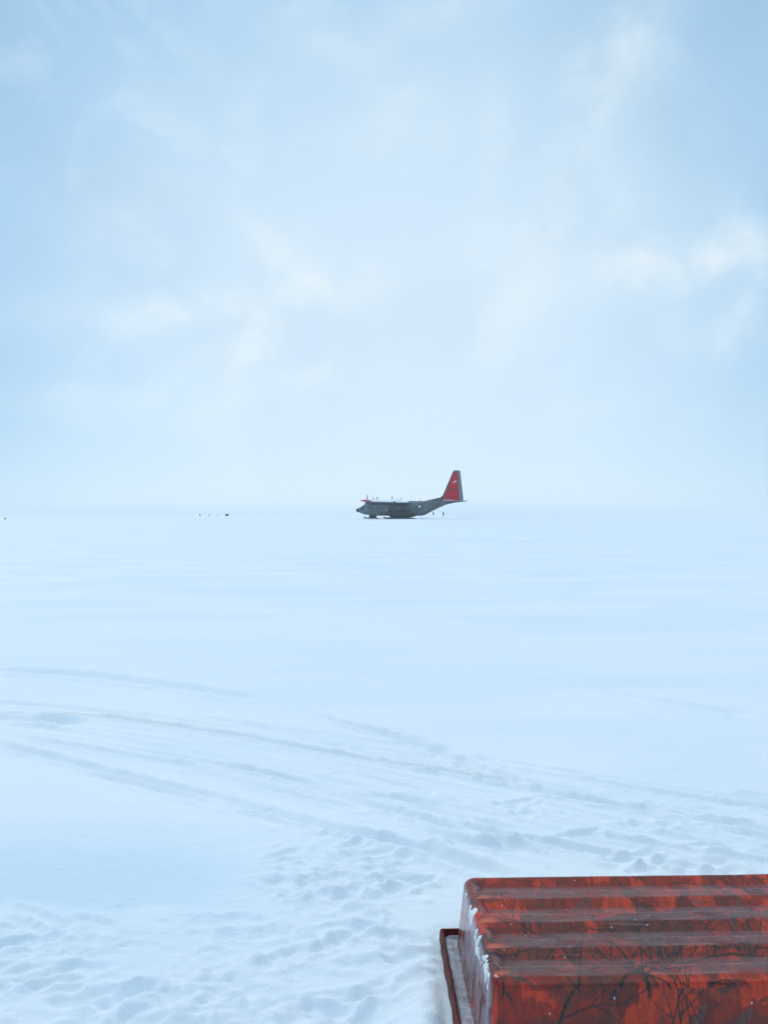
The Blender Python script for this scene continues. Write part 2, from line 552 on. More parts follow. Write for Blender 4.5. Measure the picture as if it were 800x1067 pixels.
# ------------------------------------------------------------------ the aircraft
def build_plane():
    grey = mat("aircraft_grey_paint", (0.10, 0.128, 0.138), 0.6, 0.25, .5, 0.5)
    dgrey = mat("dark_grey_paint", (0.035, 0.042, 0.05), 0.5, 0.4, .2, 1.0)
    black = mat("radome_black", (0.012, 0.013, 0.016), 0.45, 0.4, .1, 1.0)
    red = mat("tail_red_paint", (0.56, 0.008, 0.022), 0.6, 0.2, .12, 0.8)
    frost = mat("frosted_metal", (0.88, 0.90, 0.92), 0.6, 0.4, .04, 0.8)
    glass = mat("cockpit_glass", (0.02, 0.025, 0.03), 0.1, 0.6, .1, 1.0)
    white = mat("white_marking", (0.72, 0.74, 0.76), 0.5, 0.4, .04, 1.0)
    navy = mat("navy_marking", (0.012, 0.018, 0.05), 0.5, 0.4, .06, 1.0)
    tan = mat("pale_marking", (0.75, 0.50, 0.42), 0.5, 0.4, .05, 1.0)
    blade = mat("rimed_blade", (0.40, 0.44, 0.48), .6, .3, .1, 2)
    pink = mat("rimed_red_paint", (0.62, 0.36, 0.38), .6, .3, .15, .6)
    th = R(24)
    root = empty("ski_aircraft", (-7.1, 197.0, 0), -th,
                 "grey four-engine ski-equipped transport aircraft with red tail fin parked on the snow", "aircraft")
    # fuselage cross sections: x, z bottom, z top, half width
    S = [(0.95, 1.60, 2.72, 0.62), (1.5, 1.35, 2.98, 0.95), (2.1, 1.16, 3.30, 1.22), (2.7, 1.02, 3.75, 1.48), (3.3, .95, 4.10, 1.68), (4.0, .9, 4.28, 1.85),
         (5.2, .74, 4.36, 2.02), (9, .72, 4.38, 2.08), (14, .72, 4.38, 2.08), (17.6, .74, 4.38, 2.06), (18.4, .86, 4.38, 2.03), (20, 1.65, 4.38, 1.85), (22, 2.58, 4.38, 1.5), (24, 3.40, 4.40, 1.08),
         (26, 3.86, 4.42, 0.7), (28, 4.10, 4.40, 0.35), (29.3, 4.2, 4.36, 0.1)]
    def ring(s, n=28):
        x, zb, zt, hw = s
        out = []
        for i in range(n):
            a = 2 * math.pi * i / n
            c, sn = math.cos(a), math.sin(a)
            p = 0.78
            out.append((x, hw * math.copysign(abs(c) ** p, c), (zb + zt) / 2 + (zt - zb) / 2 * math.copysign(abs(sn) ** p, sn)))
        return out
    fus = from_bm("fuselage", loft([ring(s) for s in S]), grey, root, True)
    # radome
    rr = []
    for k in range(7):
        f = k / 6
        x = 0.93 * (1 - f)
        sc_ = math.sqrt(max(0.004, 1 - f * f))
        zc, hh, hw = 2.16 - 0.10 * f, .575 * sc_, .62 * sc_
        rr.append([(x, hw * math.cos(2 * math.pi * i / 20), zc + hh * math.sin(2 * math.pi * i / 20)) for i in range(20)])
    from_bm("radome", loft(rr), black, root, True)
    # cockpit windows: panels standing just off the skin, both sides
    def side_y(x, z):
        for a, b in zip(S, S[1:]):
            if a[0] <= x <= b[0]:
                f = (x - a[0]) / (b[0] - a[0])
                zb, zt, hw = (a[i] + f * (b[i] - a[i]) for i in (1, 2, 3))
                s = min(1, abs((z - (zb + zt) / 2) / ((zt - zb) / 2)) ** (1 / .78))
                return hw * math.sqrt(max(0, 1 - s * s)) ** .78
        return 0.0
    def skin_panel(bm, poly, sgn, off):
        vs = [bm.verts.new((x, sgn * (side_y(x, z) + off), z)) for x, z in poly]
        bm.faces.new(vs)
        vs2 = [bm.verts.new((x, sgn * (side_y(x, z) - .05), z)) for x, z in poly]
        n = len(poly)
        for i in range(n):
            j = (i + 1) % n
            bm.faces.new((vs[i], vs[j], vs2[j], vs2[i]))
    for sgn in (-1, 1):
        for poly in ([(2.0, 2.75), (2.5, 2.7), (2.75, 3.45), (2.5, 3.45)], [(2.65, 2.7), (3.3, 2.7), (3.3, 3.55), (2.9, 3.55)],
                     [(3.45, 2.75), (4.0, 2.75), (4.0, 3.5), (3.45, 3.55)]):
            bm = bmesh.new()
            skin_panel(bm, poly, sgn, .02)
            from_bm("cockpit_window", bm, glass, fus)
    # crew door, cargo-side door, small round window, dark anti-glare nose line
    bm = bmesh.new()
    skin_panel(bm, [(4.3, 1.2), (5.1, 1.2), (5.1, 2.7), (4.3, 2.7)], -1, .015)
    from_bm("crew_door", bm, dgrey, root)
    bm = bmesh.new()
    skin_panel(bm, [(16.4, 1.3), (17.4, 1.3), (17.4, 3.0), (16.4, 3.0)], -1, .015)
    from_bm("cargo_door", bm, dgrey, root)
    bm = bmesh.new()
    c0 = (9.3, 2.05)
    skin_panel(bm, [(c0[0] + .16 * math.cos(a), c0[1] + .16 * math.sin(a)) for a in np.linspace(0, 2 * math.pi, 12, False)], -1, .02)
    from_bm("round_window", bm, white, root)
    # national marking on the rear fuselage: dark disc with white star
    for sgn in (-1, 1):
        cx, cz = 18.15, 2.98
        bm = bmesh.new()
        skin_panel(bm, [(cx + .62 * math.cos(a), cz + .62 * math.sin(a)) for a in np.linspace(0, 2 * math.pi, 24, False)], sgn, .02)
        disc = from_bm("roundel", bm, navy, root)
        bm = bmesh.new()
        pts = [(cx + (.52 if k % 2 == 0 else .2) * math.sin(k * math.pi / 5), cz + (.52 if k % 2 == 0 else .2) * math.cos(k * math.pi / 5)) for k in range(10)]
        skin_panel(bm, pts, sgn, .05)
        from_bm("star", bm, white, disc)
    # wing: spans both sides through the fuselage top
    def airfoil(xl, c, zc, tk, y):
        up = [(0, 0), (.03, .35), (.12, .72), (.3, 1), (.55, .8), (.8, .38), (1, .03)]
        lo = [(1, -.03), (.8, -.2), (.5, -.45), (.25, -.5), (.08, -.35)]
        return [(xl + c * a, y, zc + tk * .62 * b) for a, b in up + lo]
    def wing_sec(y):
        a = abs(y)
        f = max(0, (a - 5) / 15.2)
        ch = 4.9 - f * 2.3
        return 10.3 + a * .02, ch, 4.08 + a * .006, .80 - f * .46
    def wing_part(ys, c0=0, c1=1):
        return loft([airfoil(*wing_sec(y), y) for y in ys])
    wing = from_bm("wing", wing_part([-19.2, -15, -10, -5, -2, 0, 2, 5, 10, 15, 19.2]), dgrey, root, False)
    for sg in (-1, 1):
        secs = []
        for y in (19.2, 19.8, 20.2):
            xl, ch, zc, tk = wing_sec(y)
            k = 1 if y < 20 else .75
            secs.append(airfoil(xl + (1 - k) * ch * .4, ch * k, zc, tk * k, sg * y))
        from_bm("wing_tip", loft(secs), red, wing)
        # flap and aileron along the trailing edge, rimed pale
        bm = bmesh.new()
        prev = None
        for y in (2.2, 5, 10, 15, 19.1):
            xl, ch, zc, tk = wing_sec(y)
            x0, x1 = xl + ch * .80, xl + ch * 1.03
            q = [bm.verts.new(p) for p in ((x0, sg * y, zc + tk * .30 + .03), (x1, sg * y, zc + .05), (x1, sg * y, zc - .16), (x0, sg * y, zc - .20))]
            if prev:
                for i in range(4):
                    j = (i + 1) % 4
                    bm.faces.new((prev[i], prev[j], q[j], q[i]))
            else:
                bm.faces.new(q)
            prev = q
        bm.faces.new(prev[::-1])
        from_bm("flap", bm, frost, wing)
    # snow lying along the wing top
    secs = []
    for y in (-18.8, -12, -5, 0, 5, 12, 18.8):
        xl, ch, zc, tk = wing_sec(y)
        secs.append([(xl + ch * a, y, zc + tk * .62 * b) for a, b in ((.10, .70), (.3, 1.16), (.6, 1.0), (.82, .62), (.92, .2), (.6, .6), (.3, .85))])
    from_bm("wing_snow", loft(secs), frost, wing)
    # engines
    for y in (-10.0, -5.0, 5.0, 10.0):
        rg = []
        for x, r, z in ((7.95, .34, 3.88), (8.2, .52, 3.86), (9.2, .62, 3.84), (11, .66, 3.82), (13, .52, 3.86), (14.6, .28, 3.95), (15.1, .2, 3.97)):
            rg.append([(x, y + r * .85 * math.cos(a), z + r * math.sin(a)) for a in np.linspace(0, 2 * math.pi, 18, False)])
        eng = from_bm("engine_nacelle", loft(rg), dgrey, root, True)
        bm = bmesh.new()
        rot0 = 0.35 + y * .21
        for k in range(4):
            a = rot0 + k * math.pi / 2
            d = Vector((0, math.cos(a), math.sin(a)))
            tq = Vector((1, 0, 0))
            n = d.cross(tq)
            cs = []
            for rr_, wd, tw in ((.25, .09, .9), (.9, .15, .7), (1.6, .14, .45), (2.06, .08, .3)):
                wv = n * math.cos(tw) + tq * math.sin(tw)
                tv = d.cross(wv)
                cpt = Vector((7.75, y, 3.88)) + d * rr_
                cs.append([cpt + wv * wd + tv * 0, cpt + tv * .03, cpt - wv * wd, cpt - tv * .03])
            rs = [[bm.verts.new(p) for p in c] for c in cs]
            for a_, b_ in zip(rs, rs[1:]):
                for i in range(4):
                    bm.faces.new((a_[i], a_[(i + 1) % 4], b_[(i + 1) % 4], b_[i]))
            bm.faces.new(rs[0]); bm.faces.new(rs[-1][::-1])
        prop = from_bm("propeller", bm, blade, eng)
        rg = [[(x, y + r * math.cos(a), 3.88 + r * math.sin(a)) for a in np.linspace(0, 2 * math.pi, 14, False)] for x, r in ((7.25, .03), (7.35, .16), (7.6, .28), (7.94, .33))]
        from_bm("spinner", loft(rg), dgrey, eng, True)
    # fin: grey fin with dorsal fillet, red panels each side, rudder
    def fin_loft(poly_lo, tk):
        bm = bmesh.new()
        prism(bm, poly_lo, -tk, tk)
        return bm
    def fin_x(z):                       # leading / hinge / trailing edge at height z
        f = (z - 4.4) / (11.7 - 4.4)
        le = 23.1 + (26.3 - 23.1) * f if z > 5.7 else 23.1
        return le
    fin = from_bm("fin", fin_loft([(18.6, 4.36), (20.5, 4.72), (22.9, 5.25), (23.4, 5.75), (25.95, 11.35), (26.25, 11.68), (27.2, 11.7), (27.65, 4.36)], .16), grey, root)
    for sg in (-1, 1):
        bm = bmesh.new()
        a, b = sorted((sg * .158, sg * .185))
        prism(bm, [(23.62, 4.56), (23.9, 5.8), (26.2, 11.25), (27.12, 11.27), (27.56, 4.5)], a, b)
        pnl = from_bm("red_panel", bm, red, fin)
        a, b = sorted((sg * .184, sg * .20))
        bm = bmesh.new()
        prism(bm, [(25.85, 8.75), (26.35, 9.15), (26.9, 9.3), (26.85, 8.85), (26.5, 8.85), (26.2, 8.6)], a, b)
        from_bm("tail_emblem", bm, tan, pnl)
        bm = bmesh.new()
        for k in range(5):
            x = 25.0 + k * .42
            prism(bm, [(x, 6.95), (x + .28, 6.95), (x + .28, 7.35), (x, 7.35)], a, b)
        from_bm("tail_lettering", bm, dgrey, pnl)
    from_bm("rudder", fin_loft([(27.68, 4.5), (27.23, 11.66), (27.75, 11.6), (28.55, 4.75), (28.5, 4.5)], .12), mat("rudder_grey", (0.20, .235, .245), .5, .4, .15, .8), root)
    # tailplane
    def tp(y):
        f = abs(y) / 8.0
        return [(x, y, z) for x, z in ((24.3 + f * 1.6, 4.42), (25.2 + f * 1.2, 4.60 - .04 * f), (28.6 - f * .5, 4.45), (25.2 + f * 1.2, 4.30 + .06 * f))]
    from_bm("tailplane", loft([tp(y) for y in (-8, -4, 0, 4, 8)]), pink, root)
    # landing gear
    for sg in (-1, 1):
        rg = []
        for x, zt, zb, w_ in ((8.9, 1.9, 1.5, .1), (9.6, 2.25, .8, .55), (10.6, 2.4, .36, .75), (14.6, 2.4, .36, .75), (15.8, 2.2, .7, .5), (16.8, 1.75, 1.35, .1)):
            rg.append([(x, sg * 1.75 + w_ * math.cos(a), (zt + zb) / 2 + (zt - zb) / 2 * math.sin(a)) for a in np.linspace(0, 2 * math.pi, 14, False)])
        spn = from_bm("gear_sponson", loft(rg), dgrey, root, True)
        for sx_ in (11.6, 13.4):
            bm = bmesh.new()
            add_tube(bm, (sx_, sg * 2.0, .9), (sx_, sg * 2.0, .2), .16)
            from_bm("gear_strut", bm, dgrey, spn)
        bm = bmesh.new()
        prism(bm, [(8.6, .42), (8.9, .16), (9.6, .02), (15.2, .02), (15.3, .12), (13.8, .34), (11, .38), (9.3, .3)], sg * 2.0 - .85, sg * 2.0 + .85)
        from_bm("ski", bm, dgrey, root)
    bm = bmesh.new()
    prism(bm, [(2.3, .40), (2.6, .16), (3.3, .02), (6.3, .02), (6.4, .12), (5.2, .26), (3.6, .28), (2.9, .24)], -.8, .8)
    from_bm("ski", bm, dgrey, root)
    bm = bmesh.new()
    add_tube(bm, (4.4, -.3, 1.1), (4.4, -.3, .2), .13)
    add_tube(bm, (4.4, .3, 1.1), (4.4, .3, .2), .13)
    add_box(bm, (4.7, 0, .62), (1.7, .9, .72))
    from_bm("nose_gear", bm, dgrey, root)
    bm = bmesh.new()
    add_tube(bm, (17.4, 0, 4.36), (17.55, 0, 4.95), .05, .03)
    from_bm("antenna", bm, black, root)
    bm = bmesh.new()
    add_box(bm, (9.7, 0, 4.52), (.7, .5, .3))
    from_bm("roof_hatch", bm, black, root)


build_plane()


# ------------------------------------------------------------------ snow blowing off behind the tail
def build_plume():
    bm = bmesh.new()
    for x, y, z, a, b, c in ((38, 360, 2.4, 17, 8, 3.6), (31, 362, 3.6, 9, 6, 4.6), (52, 364, 1.8, 20, 9, 2.6), (30, 360, 1.4, 14, 7, 2.0),
                               (25, 176, 1.5, 9.5, 5, 2.3), (21, 177, 2.6, 5, 3.5, 1.9), (34, 177, 1.0, 12, 6, 1.4)):
        r = bmesh.ops.create_icosphere(bm, subdivisions=3, radius=1)
        for v in r['verts']:
            v.co = Vector((x + v.co.x * a, y + v.co.y * b, max(-.3, z + v.co.z * c)))
    m = bpy.data.materials.new("blowing_snow")
    m.use_nodes = True
    t = NT(m.node_tree)
    o = t.n('ShaderNodeOutputMaterial')
    pv = t.n('ShaderNodeVolumePrincipled')
    pv.inputs['Color'].default_value = (0.97, 0.98, 1.0, 1)
    pv.inputs['Density'].default_value = 0.05
    pv.inputs['Anisotropy'].default_value = 0.2
    t.lk(pv.outputs[0], o.inputs['Volume'])
    tag(from_bm("blowing_snow", bm, m), "pale snow blowing low over the ground behind the red tail", None, None, 'stuff')


build_plume()


# ------------------------------------------------------------------ people by the tail
def skin_body(name, joints, edges, radii, m, parent, sub=2):
    me = bpy.data.meshes.new(name)
    me.from_pydata(joints, edges, [])
    o = link(name, me, m, parent)
    o.modifiers.new("skin", 'SKIN')
    if not me.skin_vertices:
        with bpy.context.temp_override(object=o, active_object=o):
            bpy.ops.mesh.customdata_skin_add()
    for i, r in enumerate(radii):
        me.skin_vertices[0].data[i].radius = (r, r) if not isinstance(r, tuple) else r
        me.skin_vertices[0].data[i].use_root = (i == 0)
    s = o.modifiers.new("sub", 'SUBSURF')
    s.levels = s.render_levels = sub
    return o


PARKA = mat("dark_parka_cloth", (0.018, 0.022, 0.04), .8, .2, .2, 6)
TROUS = mat("dark_trouser_cloth", (0.014, 0.016, 0.024), .8, .2, .2, 6)
SKINM = mat("face_skin", (0.45, 0.27, 0.2), .6, .3, .06, 8)
BOOT = mat("boot_rubber", (0.02, 0.02, 0.022), .6, .3, .1, 8)


def person(px, d, rz, label, arms):
    X = (px - 400) / 806 * d
    root = empty("person", (X, d, 0), rz, label, "person")
    J = [(0, 0, .98), (0, .01, 1.15), (0, 0, 1.38), (0, -.01, 1.52), (0, -.02, 1.60), (0, -.03, 1.70), (0, -.02, 1.80),
         (.11, 0, .92), (.13, -.02, .52), (.13, 0, .10), (.14, -.15, .05),
         (-.11, 0, .92), (-.13, -.02, .52), (-.13, 0, .10), (-.14, -.15, .05)]
    E = [(0, 1), (1, 2), (2, 3), (3, 4), (4, 5), (5, 6), (0, 7), (7, 8), (8, 9), (9, 10), (0, 11), (11, 12), (12, 13), (13, 14)]
    Rr = [.15, .15, .17, .09, .075, .10, .075, .10, .075, .055, .045, .10, .075, .055, .045]
    for s in (1, -1):
        i = len(J)
        J += [(s * .20, 0, 1.44), (s * .27, arms * .3, 1.18), (s * .22, -.10 - arms, .95 + arms * .4), (s * .21, -.15 - arms, .88 + arms * .5)]
        E += [(2, i), (i, i + 1), (i + 1, i + 2), (i + 2, i + 3)]
        Rr += [.085, .065, .05, .045]
    skin_body("body", J, E, Rr, SKINM, root, 2)
    # clothes: parka with hood, trousers, boots, gloves
    a = len(J)
    JP = [(0, 0, .86), (0, .01, 1.15), (0, 0, 1.40), (0, 0, 1.53), (0, .03, 1.66), (0, .03, 1.80)]
    EP = [(0, 1), (1, 2), (2, 3), (3, 4), (4, 5)]
    RP = [(.36, .30), (.33, .30), (.36, .30), .19, .20, .16]
    for s in (1, -1):
        i = len(JP)
        JP += [(s * .20, 0, 1.44), (s * .33, arms * .3, 1.18), (s * .28, -.09 - arms, .97 + arms * .4)]
        EP += [(2, i), (i, i + 1), (i + 1, i + 2)]
        RP += [.14, .12, .10]
    skin_body("parka", JP, EP, RP, PARKA, root, 2)
    JT = [(0, 0, .98), (.11, 0, .88), (.13, -.02, .52), (.13, 0, .16), (-.11, 0, .88), (-.13, -.02, .52), (-.13, 0, .16)]
    ET = [(0, 1), (1, 2), (2, 3), (0, 4), (4, 5), (5, 6)]
    skin_body("trousers", JT, ET, [.20, .16, .14, .12, .16, .14, .12], TROUS, root, 2)
    for s in (1, -1):
        skin_body("boot", [(s * .13, .02, .2), (s * .13, .02, .08), (s * .14, -.17, .06)], [(0, 1), (1, 2)], [.085, .08, .06], BOOT, root, 1)
    return root


person(451.3, 336, R(75), "person in dark clothing standing just under the rear fuselage, nearer the aircraft body", 0.0)
person(461.8, 334, R(-60), "person in dark clothing standing under the red fin, farther from the aircraft body", 0.08)

# ------------------------------------------------------------------ skiway markers and the crate, far out on the snow
pole_m = mat("marker_pole_bamboo", (0.10, 0.085, 0.07), .7, .3, .15, 6)
flag_m = mat("marker_flag_cloth", (0.020, 0.022, 0.035), .8, .2, .2, 6)


def marker(px, d, size, label, group):
    X = (px - 400) / 806 * d
    root = empty("marker_flag", (X, d, 0), 0, label, "flag marker", group)
    bm = bmesh.new()
    add_tube(bm, (0, 0, -.15), (0, 0, size * 1.5), .03, .02, 8)
    from_bm("pole", bm, pole_m, root)
    bm = bmesh.new()
    n = 10
    rows = []
    for i in range(n + 1):
        u = i / n
        yy = .05 * math.sin(u * 7) * u
        rows.append([(.02 + u * size * .62, yy - .006, size * (.55 + .06 * u)), (.02 + u * size * .62, yy - .006, size * (1.45 - .1 * u)),
                     (.02 + u * size * .62, yy + .006, size * (1.45 - .1 * u)), (.02 + u * size * .62, yy + .006, size * (.55 + .06 * u))])
    from_bm("flag", loft(rows), flag_m, root)
    return root


marker(208.0, 296, .62, "dark marker flag farthest left in the short row, darkest of the three small ones", "marker flags on the far snow")
marker(217.6, 305, .50, "small grey-looking marker flag in the middle of the short row on the far snow", "marker flags on the far snow")
marker(227.0, 315, .40, "faintest marker flag, next to the dark crate on the far snow", "marker flags on the far snow")
marker(5.2, 158, .36, "lone small dark marker at the far left edge of the snow plain", "marker flags on the far snow")


def crate(px, d):
    navy = mat("crate_navy_paint", (0.012, 0.018, 0.045), .55, .4, .2, 3)
    dk = mat("crate_dark_fittings", (0.015, .016, .02), .5, .4, .1, 3)
    X = (px - 400) / 806 * d
    root = empty("cargo_crate", (X, d, 0), R(12), "dark navy box-shaped load beside the row of marker flags, far out on the snow", "crate")
    bm = bmesh.new()
    add_box(bm, (0, 0, .50), (1.22, .9, .62))
    bmesh.ops.bevel(bm, geom=bm.edges[:], offset=.03, segments=2, affect='EDGES')
    from_bm("body", bm, navy, root)
    bm = bmesh.new()
    add_box(bm, (0, 0, .86), (1.28, .96, .1))
    bmesh.ops.bevel(bm, geom=bm.edges[:], offset=.03, segments=2, affect='EDGES')
    from_bm("lid", bm, navy, root)
    for s in (-1, 1):
        bm = bmesh.new()
        add_box(bm, (s * .45, 0, .08), (.12, .95, .2))
        from_bm("skid", bm, dk, root)


crate(236.6, 300)


# ------------------------------------------------------------------ the upturned red sled
def build_sled():
    rng = np.random.default_rng(5)
    pr = random.Random(8)
    H = 0.272
    Lb, Wb = 1.62, 0.735                    # base plan of the hull
    yaw = R(1.5)
    root = empty("cargo_sled", (0.294, 2.283, -.006), yaw,
                 "red ribbed plastic cargo sled turned upside down on the snow, printed with dark branches", "sled")
    RC = 0.075                              # plan corner radius
    DR = 0.026                              # draft of the walls

    def sdist(x, y):
        """distance inside the rounded-rectangle base (positive inside)"""
        qx = np.abs(x - Lb / 2) - (Lb / 2 - RC)
        qy = np.abs(y - Wb / 2) - (Wb / 2 - RC)
        o_ = np.hypot(np.maximum(qx, 0), np.maximum(qy, 0)) + np.minimum(np.maximum(qx, qy), 0)
        return RC - o_

    def axis(n, L, fine):
        a = np.concatenate([np.linspace(0, DR + .006, 70), np.linspace(DR + .006, .08, 34)[1:], np.linspace(.08, L / 2, n // 2)[1:]])
        return np.concatenate([a, (L - a[::-1])[1:]])
    xs = axis(620, Lb, 0)
    ys = axis(250, Wb, 0)
    X, Y = np.meshgrid(xs, ys)
    D = sdist(X, Y)
    # wall then rounded shoulder
    rsh = 0.030
    Zw = np.interp(D, [-1, 0, DR * .5, DR], [0, 0, (H - rsh) * .52, H - rsh])
    tt = np.clip((D - DR) / rsh, 0, 1)
    Zs = rsh * np.sqrt(1 - (1 - tt) ** 2)
    Z = Zw + Zs
    # ribs run along the sled; crests at these distances from the front base edge
    crests = np.array([.048, .185, .325, .470, .612]) * .735 / .66
    ph = np.interp(Y, np.concatenate([[crests[0] - .14], crests, [crests[-1] + .14]]), np.arange(-1, 6))
    fr_ = ph - np.floor(ph)                        # 0 at the near lip of a rib, rising toward the next one behind it
    wave = np.interp(fr_, [0, .03, .30, .36, .58, .64, .94, .97, 1], [1, 1, 1, .94, -.94, -1, -1, -.90, 1])
    ker = np.hanning(9); ker /= ker.sum()
    fine = np.interp(np.linspace(0, 1, 401), [0, .34, .50, .76, 1], [1, 1, -1, -1, 1])
    kk_ = np.hanning(45); kk_ /= kk_.sum()
    fine = np.convolve(np.concatenate([fine[:-1]] * 3), kk_, 'same')[400:801]
    wave = np.interp(fr_, np.linspace(0, 1, 401), fine)
    fade = sstep(.045, .105, np.minimum(X, Lb - X))
    inn = sstep(DR + .002, DR + .03, D)
    Z = Z - 0.021 * (1 - wave) * .5 * inn * (0.0 + 1.0 * fade) * sstep(.02, .05, np.minimum(Y, Wb - Y) + .012)
    # dents and hand-moulded unevenness
    Z += inn * (0.004 * fbm(X / .25, Y / .2, 13, 3) + .0012 * fbm(X / .05, Y / .05, 14, 3))
    me = grid_mesh("hull", X, Y, Z)
    # drop the faces lying outside the rounded corners
    bm = bmesh.new()
    bm.from_mesh(me)
    dl = [f for f in bm.faces if all(v.co.z < 0.0005 for v in f.verts)]
    # ------ print: colour per point of the shell, laid out along the plastic
    px_m = 0.0018
    U0, V0 = -.28, -.28
    nu, nv = int((Lb + .56) / px_m), int((Wb + .56) / px_m)
    img = np.zeros((nv, nu, 3))
    gu, gv = np.meshgrid(U0 + np.arange(nu) * px_m, V0 + np.arange(nv) * px_m)
    base = np.array([.235, .012, .002])
    img[:] = base
    n1 = fbm(gu / .22, gv / .16, 101, 4)
    n2 = fbm(gu / .09, gv / .12, 111, 4)
    n3 = fbm(gu / .05, gv / .05, 121, 4)
    def lay(mask, c, a=1.0):
        k = np.clip(mask, 0, 1)[..., None] * a
        img[:] = img * (1 - k) + np.array(c) * k
    lay(sstep(.02, .10, n1 + .3 * n3), (.10, .010, .003), .75)
    lay(sstep(.05, .12, n2 + .25 * n3), (.060, .022, .015), .50)
    lay(sstep(.10, .16, -n2 + .3 * n3), (.50, .030, .002), .85)
    # blurred leaf shapes
    def leaf(cu, cv, l, w_, a, c, al):
        k0, k1 = int((cv - l - V0) / px_m), int((cv + l - V0) / px_m) + 1
        j0, j1 = int((cu - l - U0) / px_m), int((cu + l - U0) / px_m) + 1
        k0, j0 = max(k0, 0), max(j0, 0)
        su, sv_ = gu[k0:k1, j0:j1], gv[k0:k1, j0:j1]
        if su.size == 0:
            return
        p = (su - cu) * math.cos(a) + (sv_ - cv) * math.sin(a)
        q = -(su - cu) * math.sin(a) + (sv_ - cv) * math.cos(a)
        wloc = w_ * np.sqrt(np.clip(1 - (p / l) ** 2, 0, 1)) + 1e-6
        rag = .35 * fbm(su / .012, sv_ / .012, 131, 2)
        mk = (1 - sstep(.75, 1.05, np.abs(q) / wloc + rag)) * (np.abs(p) < l)
        s = img[k0:k1, j0:j1]
        kk = (mk * al)[..., None]
        s[:] = s * (1 - kk) + np.array(c) * kk
    pal = [(.030, .010, .008), (.055, .022, .018), (.10, .048, .038), (.36, .018, .004), (.22, .011, .004), (.08, .012, .009), (.30, .03, .006)]
    for _ in range(420):
        leaf(pr.uniform(U0, U0 + nu * px_m), pr.uniform(V0, V0 + nv * px_m), pr.uniform(.015, .06), pr.uniform(.006, .02), pr.uniform(0, math.pi),
             pr.choice(pal), pr.uniform(.35, .8))
    img *= (1 + .9 * fbm(gu / .010, gv / .035, 341, 4, .6) + .5 * fbm(gu / .05, gv / .03, 342, 4, .6))[..., None].clip(.25, 2)
    # branches
    segs = []
    def grow(u, v, a, wd, depth, ln):
        n = int(ln / .012)
        bend = pr.uniform(-.05, .05)
        for i in range(n):
            a += bend * .6 + pr.uniform(-.13, .13)
            u2, v2 = u + .012 * math.cos(a), v + .012 * math.sin(a)
            segs.append((u, v, u2, v2, wd * (1 - .6 * i / n)))
            u, v = u2, v2
            if depth < 3 and pr.random() < .11:
                grow(u, v, a + pr.choice((-1, 1)) * pr.uniform(.4, 1.0), wd * .6, depth + 1, ln * pr.uniform(.3, .65))
    for _ in range(17):
        grow(pr.uniform(-.1, Lb), pr.uniform(-.26, .05), math.pi / 2 + pr.uniform(-.45, .45), pr.uniform(.002, .0058), 0, pr.uniform(.4, .9))
    for _ in range(7):
        grow(pr.uniform(0, Lb), pr.uniform(.1, .75), pr.uniform(-.4, 3.6), pr.uniform(.0012, .003), 1, pr.uniform(.15, .4))
    for u, v, u2, v2, wd in segs:
        m_ = wd + .004
        k0, k1 = int((min(v, v2) - m_ - V0) / px_m), int((max(v, v2) + m_ - V0) / px_m) + 2
        j0, j1 = int((min(u, u2) - m_ - U0) / px_m), int((max(u, u2) + m_ - U0) / px_m) + 2
        k0, j0 = max(k0, 0), max(j0, 0)
        su, sv_ = gu[k0:k1, j0:j1], gv[k0:k1, j0:j1]
        if su.size == 0:
            continue
        ex, ey = u2 - u, v2 - v
        tp_ = np.clip(((su - u) * ex + (sv_ - v) * ey) / (ex * ex + ey * ey), 0, 1)
        d = np.hypot(su - u - tp_ * ex, sv_ - v - tp_ * ey)
        kk = (1 - sstep(wd * .6, wd + .0014, d))[..., None] * .9
        s = img[k0:k1, j0:j1]
        s[:] = s * (1 - kk) + np.array((.014, .007, .006)) * kk
    # scuffs along the ribs, pale scratches and grains of ice
    for _ in range(40):
        leaf(pr.uniform(0, Lb), pr.uniform(0, Wb), pr.uniform(.02, .08), pr.uniform(.0012, .0022), pr.uniform(-.06, .06), (.24, .14, .13), pr.uniform(.2, .55))
    for _ in range(130):
        r_ = pr.uniform(.0010, .0022)
        leaf(pr.uniform(0, Lb), pr.uniform(-.2, Wb), r_ * pr.uniform(1, 2.5), r_, pr.uniform(0, 3), (.75, .78, .82), pr.uniform(.5, 1))
    for cu, cv, l, w_ in ((.40, .555, .018, .010), (.50, .40, .03, .008), (.47, .385, .025, .008)):
        leaf(cu, cv, l, w_, .2, (.42, .016, .008), .8)
    Us = np.where(X < DR, X - (H - Z) * .85, np.where(X > Lb - DR, X + (H - Z) * .85, X))
    Vs = np.where(Y < DR, Y - (H - Z) * .85, np.where(Y > Wb - DR, Y + (H - Z) * .85, Y))
    iu = np.clip(((Us - U0) / px_m).astype(int), 0, nu - 1)
    iv = np.clip(((Vs - V0) / px_m).astype(int), 0, nv - 1)
    cols = img[iv, iu]
    # crest ends: wear plus an orange highlight painted into the colour
    worn_glint = np.exp(-((X - .072) / .03) ** 2) * np.exp(-((fr_ - .06) / .10) ** 2) * inn * sstep(-.25, .1, fbm(X / .03, Y / .03, 151, 3) + .08)
    k = np.clip(worn_glint * 1.8, 0, 1)[..., None]
    cols = cols * (1 - k) + np.array((.55, .085, .025)) * k
    # grey dust of frost rubbed into the flats of the ribs
    flat = np.maximum(sstep(.80, .99, wave), sstep(.80, .99, -wave)) * inn * fade
    k = (np.clip(flat * (.40 + 1.5 * fbm(X / .12, Y / .05, 351, 5, .62)), 0, .75))[..., None]
    cols = cols * (1 - k) + np.array((.155, .078, .066)) * k
